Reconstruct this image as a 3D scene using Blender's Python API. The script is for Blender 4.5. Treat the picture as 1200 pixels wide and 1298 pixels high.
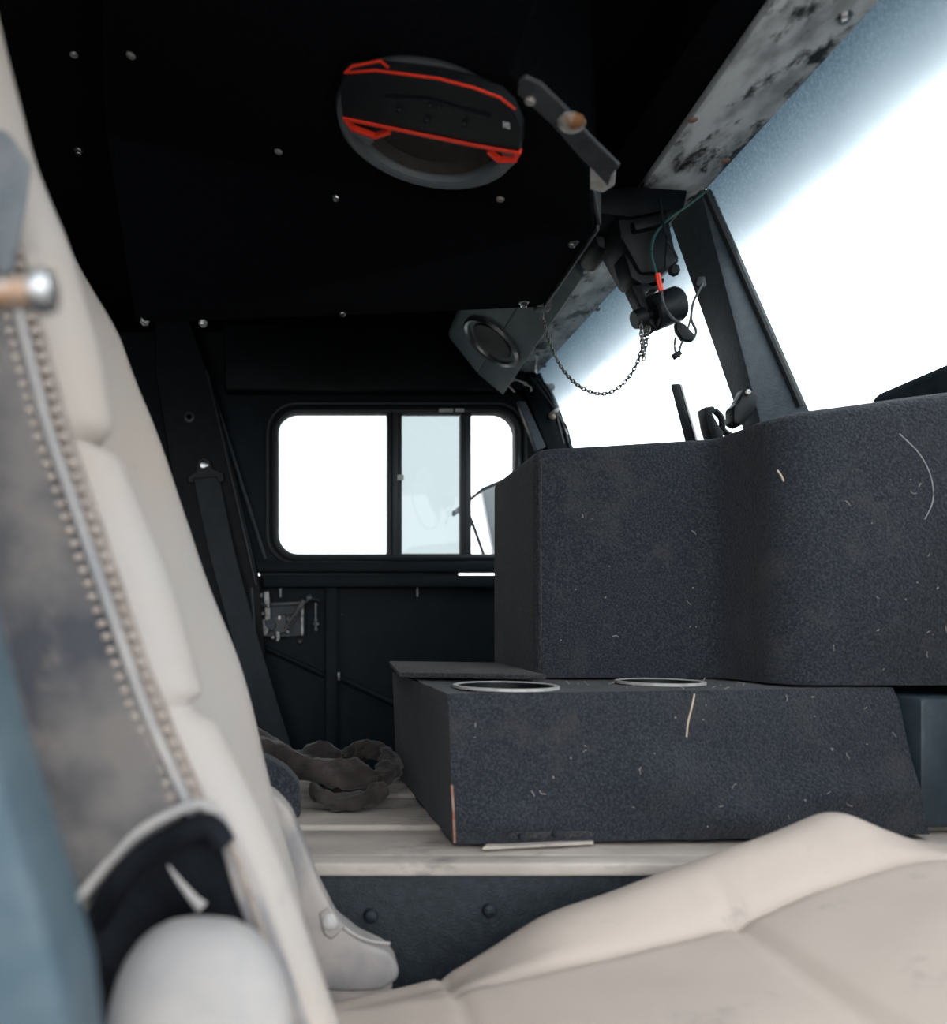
import bpy, bmesh, math, random
from mathutils import Vector as V, Matrix, noise
random.seed(7)
for o in list(bpy.data.objects): bpy.data.objects.remove(o)
SC = bpy.context.scene; COL = SC.collection
ZC = 1.45                                     # camera height above the ground outside
# ---------------------------------------------------------------- camera
R_ = V((1, 0, 0)); F_ = V((0, 1, 0)); U_ = V((0, 0, 1))           # level view straight across the cab, lens shifted up and forward
cd = bpy.data.cameras.new('camera'); cam = bpy.data.objects.new('camera', cd); COL.objects.link(cam)
m = Matrix((R_, U_, -F_)).transposed().to_4x4(); m.translation = V((0, 0, ZC)); cam.matrix_world = m
cd.sensor_fit = 'HORIZONTAL'; cd.sensor_width = 36; cd.lens = 30; cd.clip_start = .02; cd.shift_x = .175; cd.shift_y = .1175
cd.dof.use_dof = True; cd.dof.focus_distance = 1.45; cd.dof.aperture_fstop = 3.2
SC.camera = cam
# ---------------------------------------------------------------- world, exposure
w = bpy.data.worlds.new('overcast_sky'); SC.world = w; w.use_nodes = True
bg = w.node_tree.nodes['Background']; bg.inputs[0].default_value = (.93, .97, 1, 1); bg.inputs[1].default_value = 3.5
vs = SC.view_settings; vs.view_transform = 'Standard'; vs.look = 'None'; vs.exposure = 0; vs.gamma = 1; vs.use_curve_mapping = False

# ---------------------------------------------------------------- helpers
def D(px, py): return V(((px-390)/1000, 1, (790-py)/1000))
def PY(px, py, y): d = D(px, py); return d*(y/d.y)          # points are measured from the camera, +y across the cab, +x forward
def PZ(px, py, z): d = D(px, py); return d*(z/d.z)
def PX(px, py, x): d = D(px, py); return d*(x/d.x)
def PN(px, py, c, n): d = D(px, py); return d*(c.dot(n)/d.dot(n))
W = {}
OFF = V((0, 0, ZC))
def tag(o, label=None, cat=None, group=None, kind=None):
    if label: o['label'] = label
    if cat: o['category'] = cat
    if group: o['group'] = group
    if kind: o['kind'] = kind
    return o
def thing(name, label, cat, base, group=None, kind=None):
    o = bpy.data.objects.new(name, None); COL.objects.link(o); o.empty_display_size = .03
    o.location = V(base)+OFF; W[o.name] = V(base)+OFF
    return tag(o, label, cat, group, kind)
def ob(name, bm, mat, parent=None, ang=35, recalc=True):
    if recalc: bmesh.ops.recalc_face_normals(bm, faces=bm.faces)
    xs = [v.co for v in bm.verts]
    lo = V([min(c[i] for c in xs) for i in range(3)]); hi = V([max(c[i] for c in xs) for i in range(3)])
    org = V(((lo.x+hi.x)/2, (lo.y+hi.y)/2, lo.z))
    for v in bm.verts: v.co -= org
    me = bpy.data.meshes.new(name); bm.to_mesh(me); bm.free()
    for p in me.polygons: p.use_smooth = True
    me.set_sharp_from_angle(angle=math.radians(ang))
    me.materials.append(mat)
    o = bpy.data.objects.new(name, me); COL.objects.link(o); wl = org+OFF
    if parent is not None: o.parent = parent; o.location = wl-W[parent.name]
    else: o.location = wl
    W[o.name] = wl
    return o
def data(name, bm, mat, ang=35):
    bmesh.ops.recalc_face_normals(bm, faces=bm.faces)
    me = bpy.data.meshes.new(name); bm.to_mesh(me); bm.free()
    for p in me.polygons: p.use_smooth = True
    me.set_sharp_from_angle(angle=math.radians(ang)); me.materials.append(mat); return me
def put(name, me, Mx, parent=None):                          # an object sharing mesh data, placed by a matrix
    o = bpy.data.objects.new(name, me); COL.objects.link(o)
    Mw = Matrix.Translation(OFF) @ Mx
    if parent is not None: o.parent = parent; o.matrix_basis = Matrix.Translation(-W[parent.name]) @ Mw
    else: o.matrix_basis = Mw
    W[o.name] = Mw.translation.copy()
    return o
def frame(c, n, up=V((0, 0, 1))):
    n = V(n).normalized(); a = V(up).cross(n)
    if a.length < 1e-4: a = V((1, 0, 0)).cross(n)
    a.normalize(); b = n.cross(a)
    M = Matrix((a, b, n)).transposed().to_4x4(); M.translation = V(c); return M
def hexa(p, bev=0, seg=2, bm=None):                          # p: 4 bottom, 4 top
    bm2 = bmesh.new(); v = [bm2.verts.new(q) for q in p]
    for f in ((0, 3, 2, 1), (4, 5, 6, 7), (0, 1, 5, 4), (1, 2, 6, 5), (2, 3, 7, 6), (3, 0, 4, 7)): bm2.faces.new([v[i] for i in f])
    bmesh.ops.recalc_face_normals(bm2, faces=bm2.faces)
    if bev: bmesh.ops.bevel(bm2, geom=bm2.edges[:], offset=bev, segments=seg, affect='EDGES', profile=.5, clamp_overlap=True)
    return join(bm, bm2)
def join(bm, bm2):
    if bm is None: return bm2
    me = bpy.data.meshes.new('t'); bm2.to_mesh(me); bm2.free(); bm.from_mesh(me); bpy.data.meshes.remove(me); return bm
def box(x0, x1, y0, y1, z0, z1, bev=0, seg=2, bm=None):
    return hexa([(x0, y0, z0), (x1, y0, z0), (x1, y1, z0), (x0, y1, z0), (x0, y0, z1), (x1, y0, z1), (x1, y1, z1), (x0, y1, z1)], bev, seg, bm)
def ext(pts, vec, bev=0, seg=2, bm=None):                    # polygon pushed along vec
    bm2 = bmesh.new(); vec = V(vec); a = [bm2.verts.new(p) for p in pts]; b = [bm2.verts.new(V(p)+vec) for p in pts]; n = len(a)
    bm2.faces.new(a); bm2.faces.new(b[::-1])
    for i in range(n): bm2.faces.new((a[i], b[i], b[(i+1) % n], a[(i+1) % n]))
    bmesh.ops.recalc_face_normals(bm2, faces=bm2.faces)
    if bev: bmesh.ops.bevel(bm2, geom=bm2.edges[:], offset=bev, segments=seg, affect='EDGES', profile=.5, clamp_overlap=True)
    return join(bm, bm2)
def smooth_path(pts, n=6):                                   # Catmull-Rom
    pts = [V(p) for p in pts]; out = []
    for i in range(len(pts)-1):
        p0 = pts[max(i-1, 0)]; p1 = pts[i]; p2 = pts[i+1]; p3 = pts[min(i+2, len(pts)-1)]
        for k in range(n):
            t = k/n; out.append(.5*((2*p1)+(p2-p0)*t+(2*p0-5*p1+4*p2-p3)*t*t+(3*p1-p0-3*p2+p3)*t**3))
    out.append(pts[-1]); return out
def tube(pts, r, n=8, bm=None, flat=1., up=V((0, 0, 1)), fn=None, closed=False):
    bm2 = bm or bmesh.new(); pts = [V(p) for p in pts]; L = len(pts); rings = []
    for i, p in enumerate(pts):
        t = (pts[(i+1) % L]-pts[i-1]) if closed else (pts[min(i+1, L-1)]-pts[max(i-1, 0)])
        t.normalize(); a = t.cross(up)
        if a.length < 1e-3: a = t.cross(V((1, 0, 0)))
        a.normalize(); b = a.cross(t); rr = r(i/(L-1)) if callable(r) else r
        ring = []
        for k in range(n):
            an = 2*math.pi*k/n; q = p+a*(math.cos(an)*rr)+b*(math.sin(an)*rr*flat)
            if fn: q = fn(q, i/(L-1), an)
            ring.append(bm2.verts.new(q))
        rings.append(ring)
    for i in range(L if closed else L-1):
        A = rings[i]; B = rings[(i+1) % L]
        for k in range(n): bm2.faces.new((A[k], A[(k+1) % n], B[(k+1) % n], B[k]))
    if not closed: bm2.faces.new(rings[0][::-1]); bm2.faces.new(rings[-1])
    return bm2
def lathe(prof, Mx, n=24, bm=None, cap=True):                # prof: (radius, height) along local z
    bm2 = bm or bmesh.new(); rings = []
    for r, h in prof: rings.append([bm2.verts.new(Mx @ V((r*math.cos(2*math.pi*k/n), r*math.sin(2*math.pi*k/n), h))) for k in range(n)])
    for A, B in zip(rings, rings[1:]):
        for k in range(n): bm2.faces.new((A[k], A[(k+1) % n], B[(k+1) % n], B[k]))
    if cap: bm2.faces.new(rings[0][::-1]); bm2.faces.new(rings[-1])
    return bm2
def grid(fn, nu, nv, bm=None):
    bm2 = bm or bmesh.new(); g = [[bm2.verts.new(fn(i/nu, j/nv)) for j in range(nv+1)] for i in range(nu+1)]
    for i in range(nu):
        for j in range(nv): bm2.faces.new((g[i][j], g[i+1][j], g[i+1][j+1], g[i][j+1]))
    return bm2
def interp(tab, t):
    if t <= tab[0][0]: return tab[0][1]
    for (a, x), (b, y) in zip(tab, tab[1:]):
        if t <= b: s = (t-a)/(b-a); return x+(y-x)*s
    return tab[-1][1]
def sinterp(tab, t, w=.03): return sum(interp(tab, t+w*k/3) for k in range(-3, 4))/7
def gs(t, c, w): return math.exp(-((t-c)/w)**2)
def nz(p, s): return noise.noise(V(p)*s)
def rrect(x0, x1, z0, z1, r, n=8):
    out = []
    for cx, cz, a0 in ((x1-r, z1-r, 0), (x0+r, z1-r, 90), (x0+r, z0+r, 180), (x1-r, z0+r, 270)):
        for k in range(n+1): a = math.radians(a0+90*k/n); out.append((cx+r*math.cos(a), cz+r*math.sin(a)))
    return out

# ---------------------------------------------------------------- materials
def mat(name, c, c2=None, scale=8, rough=.7, bump=0, bscale=200, metal=0, lo=.4, hi=.65, specks=None, sscale=60, sth=.74, dirt=None, dscale=5, dlo=.5, dhi=.7, stretch=None, spec=.5, sheen=0):
    mt = bpy.data.materials.new(name); mt.use_nodes = True; nt = mt.node_tree; N = nt.nodes; L = nt.links
    b = N['Principled BSDF']; b.inputs['Roughness'].default_value = rough; b.inputs['Metallic'].default_value = metal
    b.inputs['Specular IOR Level'].default_value = spec
    if sheen: b.inputs['Sheen Weight'].default_value = sheen
    tc = N.new('ShaderNodeTexCoord'); co = tc.outputs['Object']
    if stretch:
        mp = N.new('ShaderNodeMapping'); mp.inputs['Scale'].default_value = stretch; L.new(co, mp.inputs[0]); co = mp.outputs[0]
    col = None
    def nzmask(sc, lo, hi, det=5):
        n = N.new('ShaderNodeTexNoise'); n.inputs['Scale'].default_value = sc; n.inputs['Detail'].default_value = det; n.inputs['Roughness'].default_value = .5 if det < 8 else .68; L.new(co, n.inputs['Vector'])
        r = N.new('ShaderNodeMapRange'); r.inputs[1].default_value = lo; r.inputs[2].default_value = hi; L.new(n.outputs[0], r.inputs[0]); return r.outputs[0]
    def mix(fac, a, bb):
        x = N.new('ShaderNodeMix'); x.data_type = 'RGBA'; L.new(fac, x.inputs[0])
        if isinstance(a, tuple): x.inputs[6].default_value = (*a, 1)
        else: L.new(a, x.inputs[6])
        x.inputs[7].default_value = (*bb, 1); return x.outputs[2]
    col = c
    if c2: col = mix(nzmask(scale, lo, hi), col, c2)
    if dirt: col = mix(nzmask(dscale, dlo, dhi, 8), col, dirt)
    if specks:
        v = N.new('ShaderNodeTexVoronoi'); v.inputs['Scale'].default_value = sscale; L.new(co, v.inputs['Vector'])
        s1 = N.new('ShaderNodeMath'); s1.operation = 'LESS_THAN'; s1.inputs[1].default_value = .11; L.new(v.outputs['Distance'], s1.inputs[0])
        sp = N.new('ShaderNodeSeparateColor'); L.new(v.outputs['Color'], sp.inputs[0])
        s2 = N.new('ShaderNodeMath'); s2.operation = 'GREATER_THAN'; s2.inputs[1].default_value = sth; L.new(sp.outputs[0], s2.inputs[0])
        s3 = N.new('ShaderNodeMath'); s3.operation = 'MULTIPLY'; L.new(s1.outputs[0], s3.inputs[0]); L.new(s2.outputs[0], s3.inputs[1])
        col = mix(s3.outputs[0], col, specks)
    if isinstance(col, tuple): b.inputs['Base Color'].default_value = (*col, 1)
    else: L.new(col, b.inputs['Base Color'])
    if bump:
        n = N.new('ShaderNodeTexNoise'); n.inputs['Scale'].default_value = bscale; n.inputs['Detail'].default_value = 3; L.new(co, n.inputs['Vector'])
        bp = N.new('ShaderNodeBump'); bp.inputs['Strength'].default_value = bump; bp.inputs['Distance'].default_value = .003; L.new(n.outputs[0], bp.inputs['Height']); L.new(bp.outputs[0], b.inputs['Normal'])
    return mt
def glass(name, tint, dirt, dscale=40):
    mt = bpy.data.materials.new(name); mt.use_nodes = True; nt = mt.node_tree; N = nt.nodes; L = nt.links; N.remove(N['Principled BSDF'])
    t = N.new('ShaderNodeBsdfTransparent'); t.inputs[0].default_value = (*tint, 1)
    d = N.new('ShaderNodeBsdfTranslucent'); d.inputs[0].default_value = (.6, .68, .74, 1)
    g = N.new('ShaderNodeBsdfGlossy'); g.inputs['Roughness'].default_value = .03
    mx = N.new('ShaderNodeMixShader'); mx.inputs[0].default_value = dirt; L.new(t.outputs[0], mx.inputs[1]); L.new(d.outputs[0], mx.inputs[2])
    m2 = N.new('ShaderNodeMixShader'); m2.inputs[0].default_value = .03; L.new(mx.outputs[0], m2.inputs[1]); L.new(g.outputs[0], m2.inputs[2])
    L.new(m2.outputs[0], N['Material Output'].inputs[0]); return mt
def glass_band(name, z_lo, z_hi):                            # windscreen with a dusty tinted strip along its top edge (local z)
    mt = glass(name, (.93, .97, .98), .04); nt = mt.node_tree; N = nt.nodes; L = nt.links
    tr = [n for n in N if n.type == 'BSDF_TRANSPARENT'][0]; mx = [n for n in N if n.type == 'MIX_SHADER'][0]
    tc = N.new('ShaderNodeTexCoord'); s = N.new('ShaderNodeSeparateXYZ'); L.new(tc.outputs['Object'], s.inputs[0])
    no = N.new('ShaderNodeTexNoise'); no.inputs['Scale'].default_value = 14; no.inputs['Detail'].default_value = 6; L.new(tc.outputs['Object'], no.inputs['Vector'])
    ma = N.new('ShaderNodeMath'); ma.operation = 'MULTIPLY_ADD'; ma.inputs[1].default_value = .012; L.new(no.outputs[0], ma.inputs[0]); L.new(s.outputs[2], ma.inputs[2])
    r = N.new('ShaderNodeMapRange'); r.inputs[1].default_value = z_lo; r.inputs[2].default_value = z_hi; L.new(ma.outputs[0], r.inputs[0])
    pw = N.new('ShaderNodeMath'); pw.operation = 'POWER'; pw.inputs[1].default_value = .3; L.new(r.outputs[0], pw.inputs[0])
    cm = N.new('ShaderNodeMix'); cm.data_type = 'RGBA'; L.new(pw.outputs[0], cm.inputs[0]); cm.inputs[6].default_value = (.93, .97, .98, 1); cm.inputs[7].default_value = (.155, .195, .22, 1)
    L.new(cm.outputs[2], tr.inputs[0])
    n2 = N.new('ShaderNodeTexNoise'); n2.inputs['Scale'].default_value = 220; n2.inputs['Detail'].default_value = 4; L.new(tc.outputs['Object'], n2.inputs['Vector'])
    r2 = N.new('ShaderNodeMapRange'); r2.inputs[1].default_value = .42; r2.inputs[2].default_value = .72; r2.inputs[3].default_value = .0; r2.inputs[4].default_value = .22; L.new(n2.outputs[0], r2.inputs[0])
    mm = N.new('ShaderNodeMath'); mm.operation = 'MULTIPLY_ADD'; mm.inputs[2].default_value = .01; L.new(r2.outputs[0], mm.inputs[0]); L.new(pw.outputs[0], mm.inputs[1]); L.new(mm.outputs[0], mx.inputs[0])
    return mt
M = {}
M['carpet'] = mat('charcoal_carpet', (.018, .0215, .028), (.058, .063, .073), 300, .95, 1., 260, lo=.42, hi=.8, dirt=(.056, .053, .054), dscale=9, dlo=.54, dhi=.82, spec=.1, sheen=.12)
M['carpet_dusty'] = mat('dusty_carpet', (.024, .025, .029), (.07, .067, .067), 300, .95, 1., 300, lo=.4, hi=.75, specks=(.45, .4, .36), sscale=40, sth=.9, dirt=(.08, .072, .068), dscale=12, dlo=.52, dhi=.8, spec=.1, sheen=.1)
M['headliner'] = mat('black_headliner_carpet', (.0022, .0027, .0038), (.0055, .0063, .0082), 300, .95, .4, 400, spec=.03)
M['canvas'] = mat('beige_canvas', (.50, .425, .375), (.44, .375, .335), 6, .85, .25, 700, dirt=(.30, .275, .265), dscale=14, dlo=.6, dhi=.78, spec=.2)
M['canvas_grey'] = mat('grey_soiled_canvas', (.32, .295, .285), (.13, .135, .155), 13, .85, .25, 500, lo=.40, hi=.62, dirt=(.38, .32, .28), dscale=20, dlo=.56, dhi=.74, spec=.2)
M['canvas_pale'] = mat('pale_grey_canvas', (.37, .345, .33), (.24, .245, .26), 13, .85, .15, 600, lo=.42, hi=.72, spec=.2)
M['seam'] = mat('brown_dusty_seam', (.33, .285, .26), (.22, .185, .165), 40, .9, .3, 300)
M['stitch'] = mat('tan_stitching', (.35, .30, .265), (.27, .225, .2), 80, .9)
M['black_cloth'] = mat('black_cloth_lining', (.004, .005, .007), (.014, .016, .02), 18, .9, .3, 300, spec=.08)
M['shell'] = mat('dusty_grey_plastic', (.37, .335, .315), (.16, .168, .185), 12, .65, .08, 300, lo=.42, hi=.7)
M['pillar_paint'] = mat('blue_grey_paint', (.045, .075, .098), (.075, .105, .125), 25, .6, .5, 60, spec=.4)
M['rough_paint'] = mat('rough_black_blue_paint', (.009, .0145, .0205), (.018, .025, .033), 120, .5, .6, 420, spec=.35)
M['dust'] = mat('dusty_ribbed_metal', (.53, .465, .42), (.38, .335, .30), 12, .9, .3, 120, dirt=(.17, .155, .15), dscale=16, dlo=.6, dhi=.75, stretch=(.5, 1, 1))
M['door_paint'] = mat('dark_door_paint', (.0035, .0072, .0105), (.0055, .0098, .014), 20, .55, .12, 150, specks=(.1, .1, .1), sscale=30, sth=.95, spec=.12)
M['black_paint'] = mat('black_paint', (.002, .0034, .005), (.004, .006, .0085), 30, .5, .1, 120, spec=.12)
M['worn'] = mat('worn_stained_paint', (.66, .72, .76), (.32, .35, .375), 14, .36, .15, 120, lo=.42, hi=.62, dirt=(.02, .022, .026), dscale=11, dlo=.52, dhi=.60, stretch=(1.7, .9, 1))
M['grey_panel'] = mat('blue_grey_panel', (.11, .15, .17), (.075, .11, .13), 15, .6, .1, 80)
M['pillar'] = mat('dark_blue_pillar_paint', (.016, .024, .033), (.026, .035, .045), 60, .5, .3, 260, spec=.35)
M['rubber'] = mat('black_rubber', (.012, .015, .018), None, rough=.55)
M['plastic'] = mat('black_plastic', (.0045, .006, .008), (.009, .011, .0135), 60, .45, spec=.2)
M['matt_black'] = mat('matt_black_paint', (.006, .009, .011), (.010, .013, .016), 30, .9, .3, 200, spec=0)
M['backrest'] = mat('grey_beige_canvas', (.405, .375, .355), (.43, .37, .325), 5, .85, .25, 700, dirt=(.29, .265, .255), dscale=14, dlo=.6, dhi=.8, spec=.2)
M['post'] = mat('blue_grey_post_paint', (.032, .043, .053), (.045, .057, .068), 60, .5, .3, 260, spec=.35)
M['chrome'] = mat('zinc_metal', (.62, .64, .66), (.4, .4, .4), 80, .3, metal=1)
M['screw'] = mat('dull_screw_metal', (.42, .40, .38), None, rough=.45, metal=.6)
M['rust'] = mat('rusty_steel', (.42, .40, .38), (.30, .14, .06), 40, .5, .2, 100, metal=.6, lo=.45, hi=.6)
M['rust_strap'] = mat('worn_black_steel', (.014, .018, .023), (.04, .042, .048), 30, .5, .2, 100, dirt=(.10, .042, .022), dscale=14, dlo=.6, dhi=.72)
M['red'] = mat('glossy_red_plastic', (.95, .05, .02), None, rough=.35)
M['strap_grey'] = mat('grey_strap_webbing', (.13, .15, .17), (.19, .2, .21), 30, .8, .4, 400)
M['dull'] = mat('dark_dull_steel', (.22, .22, .22), (.08, .07, .06), 60, .45, metal=.7)
M['housing'] = mat('dark_teal_paint', (.022, .034, .044), (.03, .045, .056), 30, .5, .3, 120)
M['spk_grey'] = mat('grey_speaker_ring', (.10, .115, .13), None, rough=.5)
M['spk_cone'] = mat('dark_speaker_cone', (.02, .018, .016), (.03, .025, .022), 70, .7, .5, 200)
M['mark'] = mat('pale_badge_print', (.6, .65, .68), None, rough=.5)
M['scarf'] = mat('dark_brown_black_cloth', (.022, .018, .017), (.04, .033, .03), 22, .9, .5, 260, dirt=(.085, .068, .06), dscale=12, dlo=.56, dhi=.75, sheen=.15, spec=.1)
M['webbing'] = mat('black_belt_webbing', (.034, .045, .056), (.045, .057, .07), 20, .6, .4, 500)
M['straw'] = mat('straw', (.55, .45, .34), None, rough=.9)
M['lint'] = mat('pale_lint', (.36, .335, .32), (.25, .2, .17), 60, .9)
M['copper'] = mat('torn_red_brown_edge', (.25, .085, .05), (.36, .28, .24), 40, .8)
M['green'] = mat('green_wire', (.02, .09, .085), None, rough=.5)
M['wire_grey'] = mat('grey_wire', (.05, .055, .06), None, rough=.5)
M['ring'] = mat('pale_ring', (.5, .49, .48), (.36, .35, .34), 60, .5)
M['gravel'] = mat('gravel_ground', (.36, .34, .31), (.26, .25, .23), 2, .95, .3, 20)
M['mirror_shell'] = mat('pale_mirror_back', (.42, .47, .5), (.36, .4, .43), 10, .5)
M['screen'] = mat('pale_screen_face', (.55, .5, .52), None, rough=.25)
M['glass'] = glass('clear_window_glass', (.95, .98, .98), .03)
M['glass_tint'] = glass('dusty_window_glass', (.47, .50, .50), .06)

# ---------------------------------------------------------------- the setting
ZL = -.302; ZT = -.0954
YD = 2.30; ZR = .86; HX = .65; KW = .44
def wx(z): return HX+.012+KW*(.72-z)                         # windscreen plane
tag(ob('ground', box(-30, 30, -30, 30, -1.55, -1.45), M['gravel']), kind='structure')
tag(ob('floor', box(-1.15, .98, .28, 2.36, -.80, -.75), M['rough_paint']), kind='structure')
tag(ob('ceiling', box(-1.15, .52, .2, 2.36, ZR, ZR+.04), M['headliner']), kind='structure')
tag(ob('wall_back', box(-1.19, -1.15, .28, 2.36, -.8, ZR+.04), M['black_paint']), kind='structure')
tag(ob('wall_left', box(-1.15, -.24, YD+.03, YD+.07, -.75, ZR), M['black_paint']), kind='structure')
tag(ob('wall_front', box(.98, 1.02, .28, 2.36, -.8, .25), M['black_paint']), kind='structure')
# roof rail over the far door, front roof flange
tag(ob('trim_1', box(-.24, .62, YD-.05, YD+.05, .665, ZR, .012), M['black_paint']), kind='structure')
hd = ob('trim_2', hexa([(.515, .2, .72), (.661, .2, .72), (.661, 2.33, .72), (.59, 2.33, .72), (.515, .2, .735), (.661, .2, .735), (.661, 2.33, .735), (.59, 2.33, .735)], .0015), M['worn']); tag(hd, 'stained pale paint on the windscreen header strip', kind='structure')
tag(ob('trim_3', ext([(.488, .2, .74), (.515, .2, .736), (.66, .2, .738), (.66, .2, ZR+.04), (.488, .2, ZR+.04)], (0, 2.13, 0)), M['headliner']), kind='structure')
# windscreen panes
zt, zb = .725, .345
def pane(y0, y1): return hexa([(wx(zb), y0, zb), (wx(zb)+.006, y0, zb), (wx(zb)+.006, y1, zb), (wx(zb), y1, zb), (wx(zt), y0, zt), (wx(zt)+.006, y0, zt), (wx(zt)+.006, y1, zt), (wx(zt), y1, zt)])
M['screen_glass'] = glass_band('windscreen_glass', .268, .385)
for n, (a, b) in ((2, (.2, 1.31)), (3, (1.36, 2.28))):
    o = ob('window_%d' % n, pane(a, b), M['screen_glass']); tag(o, kind='structure')
# seal strip along the top of the near pane and down the centre post
ob('rubber_seal', tube([(wx(.36)-.004, 1.306, .36), (wx(.715)-.004, 1.306, .715)], .006, 8), M['rubber'], bpy.data.objects['window_2'])
ob('rubber_seal', tube([(wx(.36)-.004, 2.26, .36), (wx(.715)-.004, 2.26, .715)], .007, 8), M['rubber'], bpy.data.objects['window_3'])
# centre post
cp = ob('trim_4', hexa([(.757, 1.31, .31), (.853, 1.31, .31), (.853, 1.36, .31), (.757, 1.36, .31), (.651, 1.31, .722), (.672, 1.31, .722), (.672, 1.42, .722), (.651, 1.42, .722)], .004), M['post']); tag(cp, kind='structure')
# far corner post
fp = ob('trim_5', hexa([(.765, 2.26, .30), (.84, 2.26, .30), (.84, 2.36, .30), (.765, 2.36, .30), (.60, 2.26, .72), (.655, 2.26, .72), (.655, 2.36, .72), (.60, 2.36, .72)], .004), M['black_paint']); tag(fp, kind='structure')

# far door: upper frame with opening, lower skin
def dz(py, px=500): return PY(px, py, YD).z
wx0, wz1 = PY(351, 524, YD).x, PY(500, 523, YD).z
wx1, wz0 = PY(653, 600, YD).x, PY(500, 705, YD).z
zU = dz(726); zG = dz(730); zB = dz(745)
door = thing('door_1', None, None, (.2, YD, -.75), kind='structure')
inner = rrect(wx0, wx1, wz0, wz1, .062, 10)
cxm, czm = (wx0+wx1)/2, (wz0+wz1)/2
def outer(p):
    dx, dzv = p[0]-cxm, p[1]-czm; best = 1e9
    for nx, nzv, d in ((0, 1, .70-czm), (0, -1, czm-zU), (-1, -.235, None), (1, .42, None)):
        if d is None: d = (nx*((-.34 if nx < 0 else .72)-cxm)+nzv*((.66)-czm))
        k = nx*dx+nzv*dzv
        if k > 1e-6: best = min(best, d/k)
    return (cxm+dx*best, czm+dzv*best)
bm = bmesh.new(); loops = []
for y, fnc in ((YD, lambda p: p), (YD, outer), (YD+.04, outer), (YD+.04, lambda p: p)): loops.append([bm.verts.new((fnc(p)[0], y, fnc(p)[1])) for p in inner])
n = len(inner)
for a, b in zip(loops, loops[1:]+loops[:1]):
    for k in range(n): bm.faces.new((a[k], a[(k+1) % n], b[(k+1) % n], b[k]))
ob('door_frame', bm, M['door_paint'], door)
low = ob('door_skin', hexa([(-.20, YD, -.75), (.80, YD, -.75), (.80, YD+.04, -.75), (-.20, YD+.04, -.75), (-.20, YD, zG), (.74, YD, zG), (.74, YD+.04, zG), (-.20, YD+.04, zG)]), M['door_paint'], door)
ob('top_rail', box(-.148, .74, YD-.045, YD, zU, dz(713), .002), M['door_paint'], door)
ob('lower_rail', box(-.128, .74, YD-.04, YD, zB, zG, .003), M['door_paint'], door)
ob('weather_strip', box(-.14, .44, YD+.002, YD+.038, zG-.004, zU+.004), M['rubber'], door)
p0 = PY(412, 745, YD); p1 = PY(427, 745, YD)
ob('upright', box(p0.x, p1.x, YD-.03, YD, -.72, zB, .003), M['door_paint'], door)
for a, b in (((338, 822), (411, 856)), ((427, 858), (505, 895))): ob('brace_rod', tube([PY(*a, YD-.016), PY(*b, YD-.016)], .0085, 10), M['door_paint'], door)
ob('rod_bracket', box(PY(427, 850, YD).x+.001, PY(427, 850, YD).x+.008, YD-.03, YD, dz(862), dz(852), .001), M['dull'], door)
# latch gear inside the door
lt = thing('latch_assembly', None, None, (0, 0, 0)); bpy.data.objects.remove(lt)
def lp(px, py, off=.02): return PY(px, py, YD-off)
def lplate(name, pts, off, th, m, par): return ob(name, ext([lp(x, y, off) for x, y in pts], (0, th, 0), .0012, 1), M[m], par)
lm = lplate('latch_plate', [(327, 752), (341, 748), (343, 768), (384, 764), (385, 806), (345, 808), (327, 806)], .018, .014, 'pillar', door)
lplate('latch_lever', [(334, 750), (341, 750), (343, 790), (338, 806), (333, 806), (336, 780)], .034, .006, 'dull', lm)
lplate('latch_catch', [(326, 785), (336, 785), (337, 806), (326, 806)], .04, .008, 'dull', lm)
lplate('latch_cover', [(346, 782), (362, 778), (364, 800), (348, 806)], .036, .010, 'rust_strap', lm)
lplate('latch_block', [(352, 780), (356, 780), (356, 786), (352, 786)], .042, .006, 'rust', lm)
lplate('latch_arm', [(360, 796), (366, 798), (388, 762), (383, 759)], .044, .005, 'rust_strap', lm)
ob('latch_spring', tube([lp(364+1.5*math.cos(k*1.2)+k*.16, 782+5*math.sin(k*1.2), .036) for k in range(60)], .0012, 5), M['dull'], lm)
for q in ((330, 765), (340, 768), (333, 778), (330, 798), (346, 808), (352, 811), (365, 801)): ob('rivet', lathe([(.006, 0), (.006, .006), (.004, .009)], frame(lp(*q, .036), (0, -1, 0)), 8), M['dull'], lm)
lplate('latch_hook', [(327, 752), (333, 752), (333, 757), (330, 758), (330, 776), (326, 776)], .044, .006, 'dull', lm)
lplate('latch_pawl', [(336, 786), (346, 784), (350, 792), (346, 800), (338, 796)], .046, .006, 'pillar', lm)
lplate('latch_tongue', [(350, 800), (354, 800), (355, 812), (350, 812)], .04, .005, 'dull', lm)
lplate('latch_flange', [(381, 764), (385, 764), (385, 806), (381, 806)], .03, .014, 'dull', lm)
lplate('latch_ledge', [(343, 764), (384, 762), (384, 766), (343, 768)], .034, .018, 'rust_strap', lm)
ob('latch_pin', tube([lp(320, 767, .05), lp(338, 767, .05)], .004, 8), M['chrome'], lm)
ob('latch_wire', tube(smooth_path([lp(362, 798, .05), lp(370, 786, .05), lp(378, 776, .05), lp(384, 766, .05), lp(392, 759, .045)], 5), .0028, 6), M['dull'], lm)
rod = ob('adjuster_rod', tube([lp(400, 764, .03), lp(400, 800, .03)], .0035, 8), M['chrome'], door)
for q, r in (((400, 791), .011), ((400, 786), .006), ((400, 798), .006)): ob('nut', lathe([(r, -.004), (r, .004)], frame(lp(*q, .03), (0, 0, 1)), 6), M['chrome'], rod)
ob('adjuster_bracket', tube([lp(388, 762, .03), lp(396, 759, .03), lp(404, 762, .03), lp(402, 768, .03)], .005, 6), M['rust_strap'], door)
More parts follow.
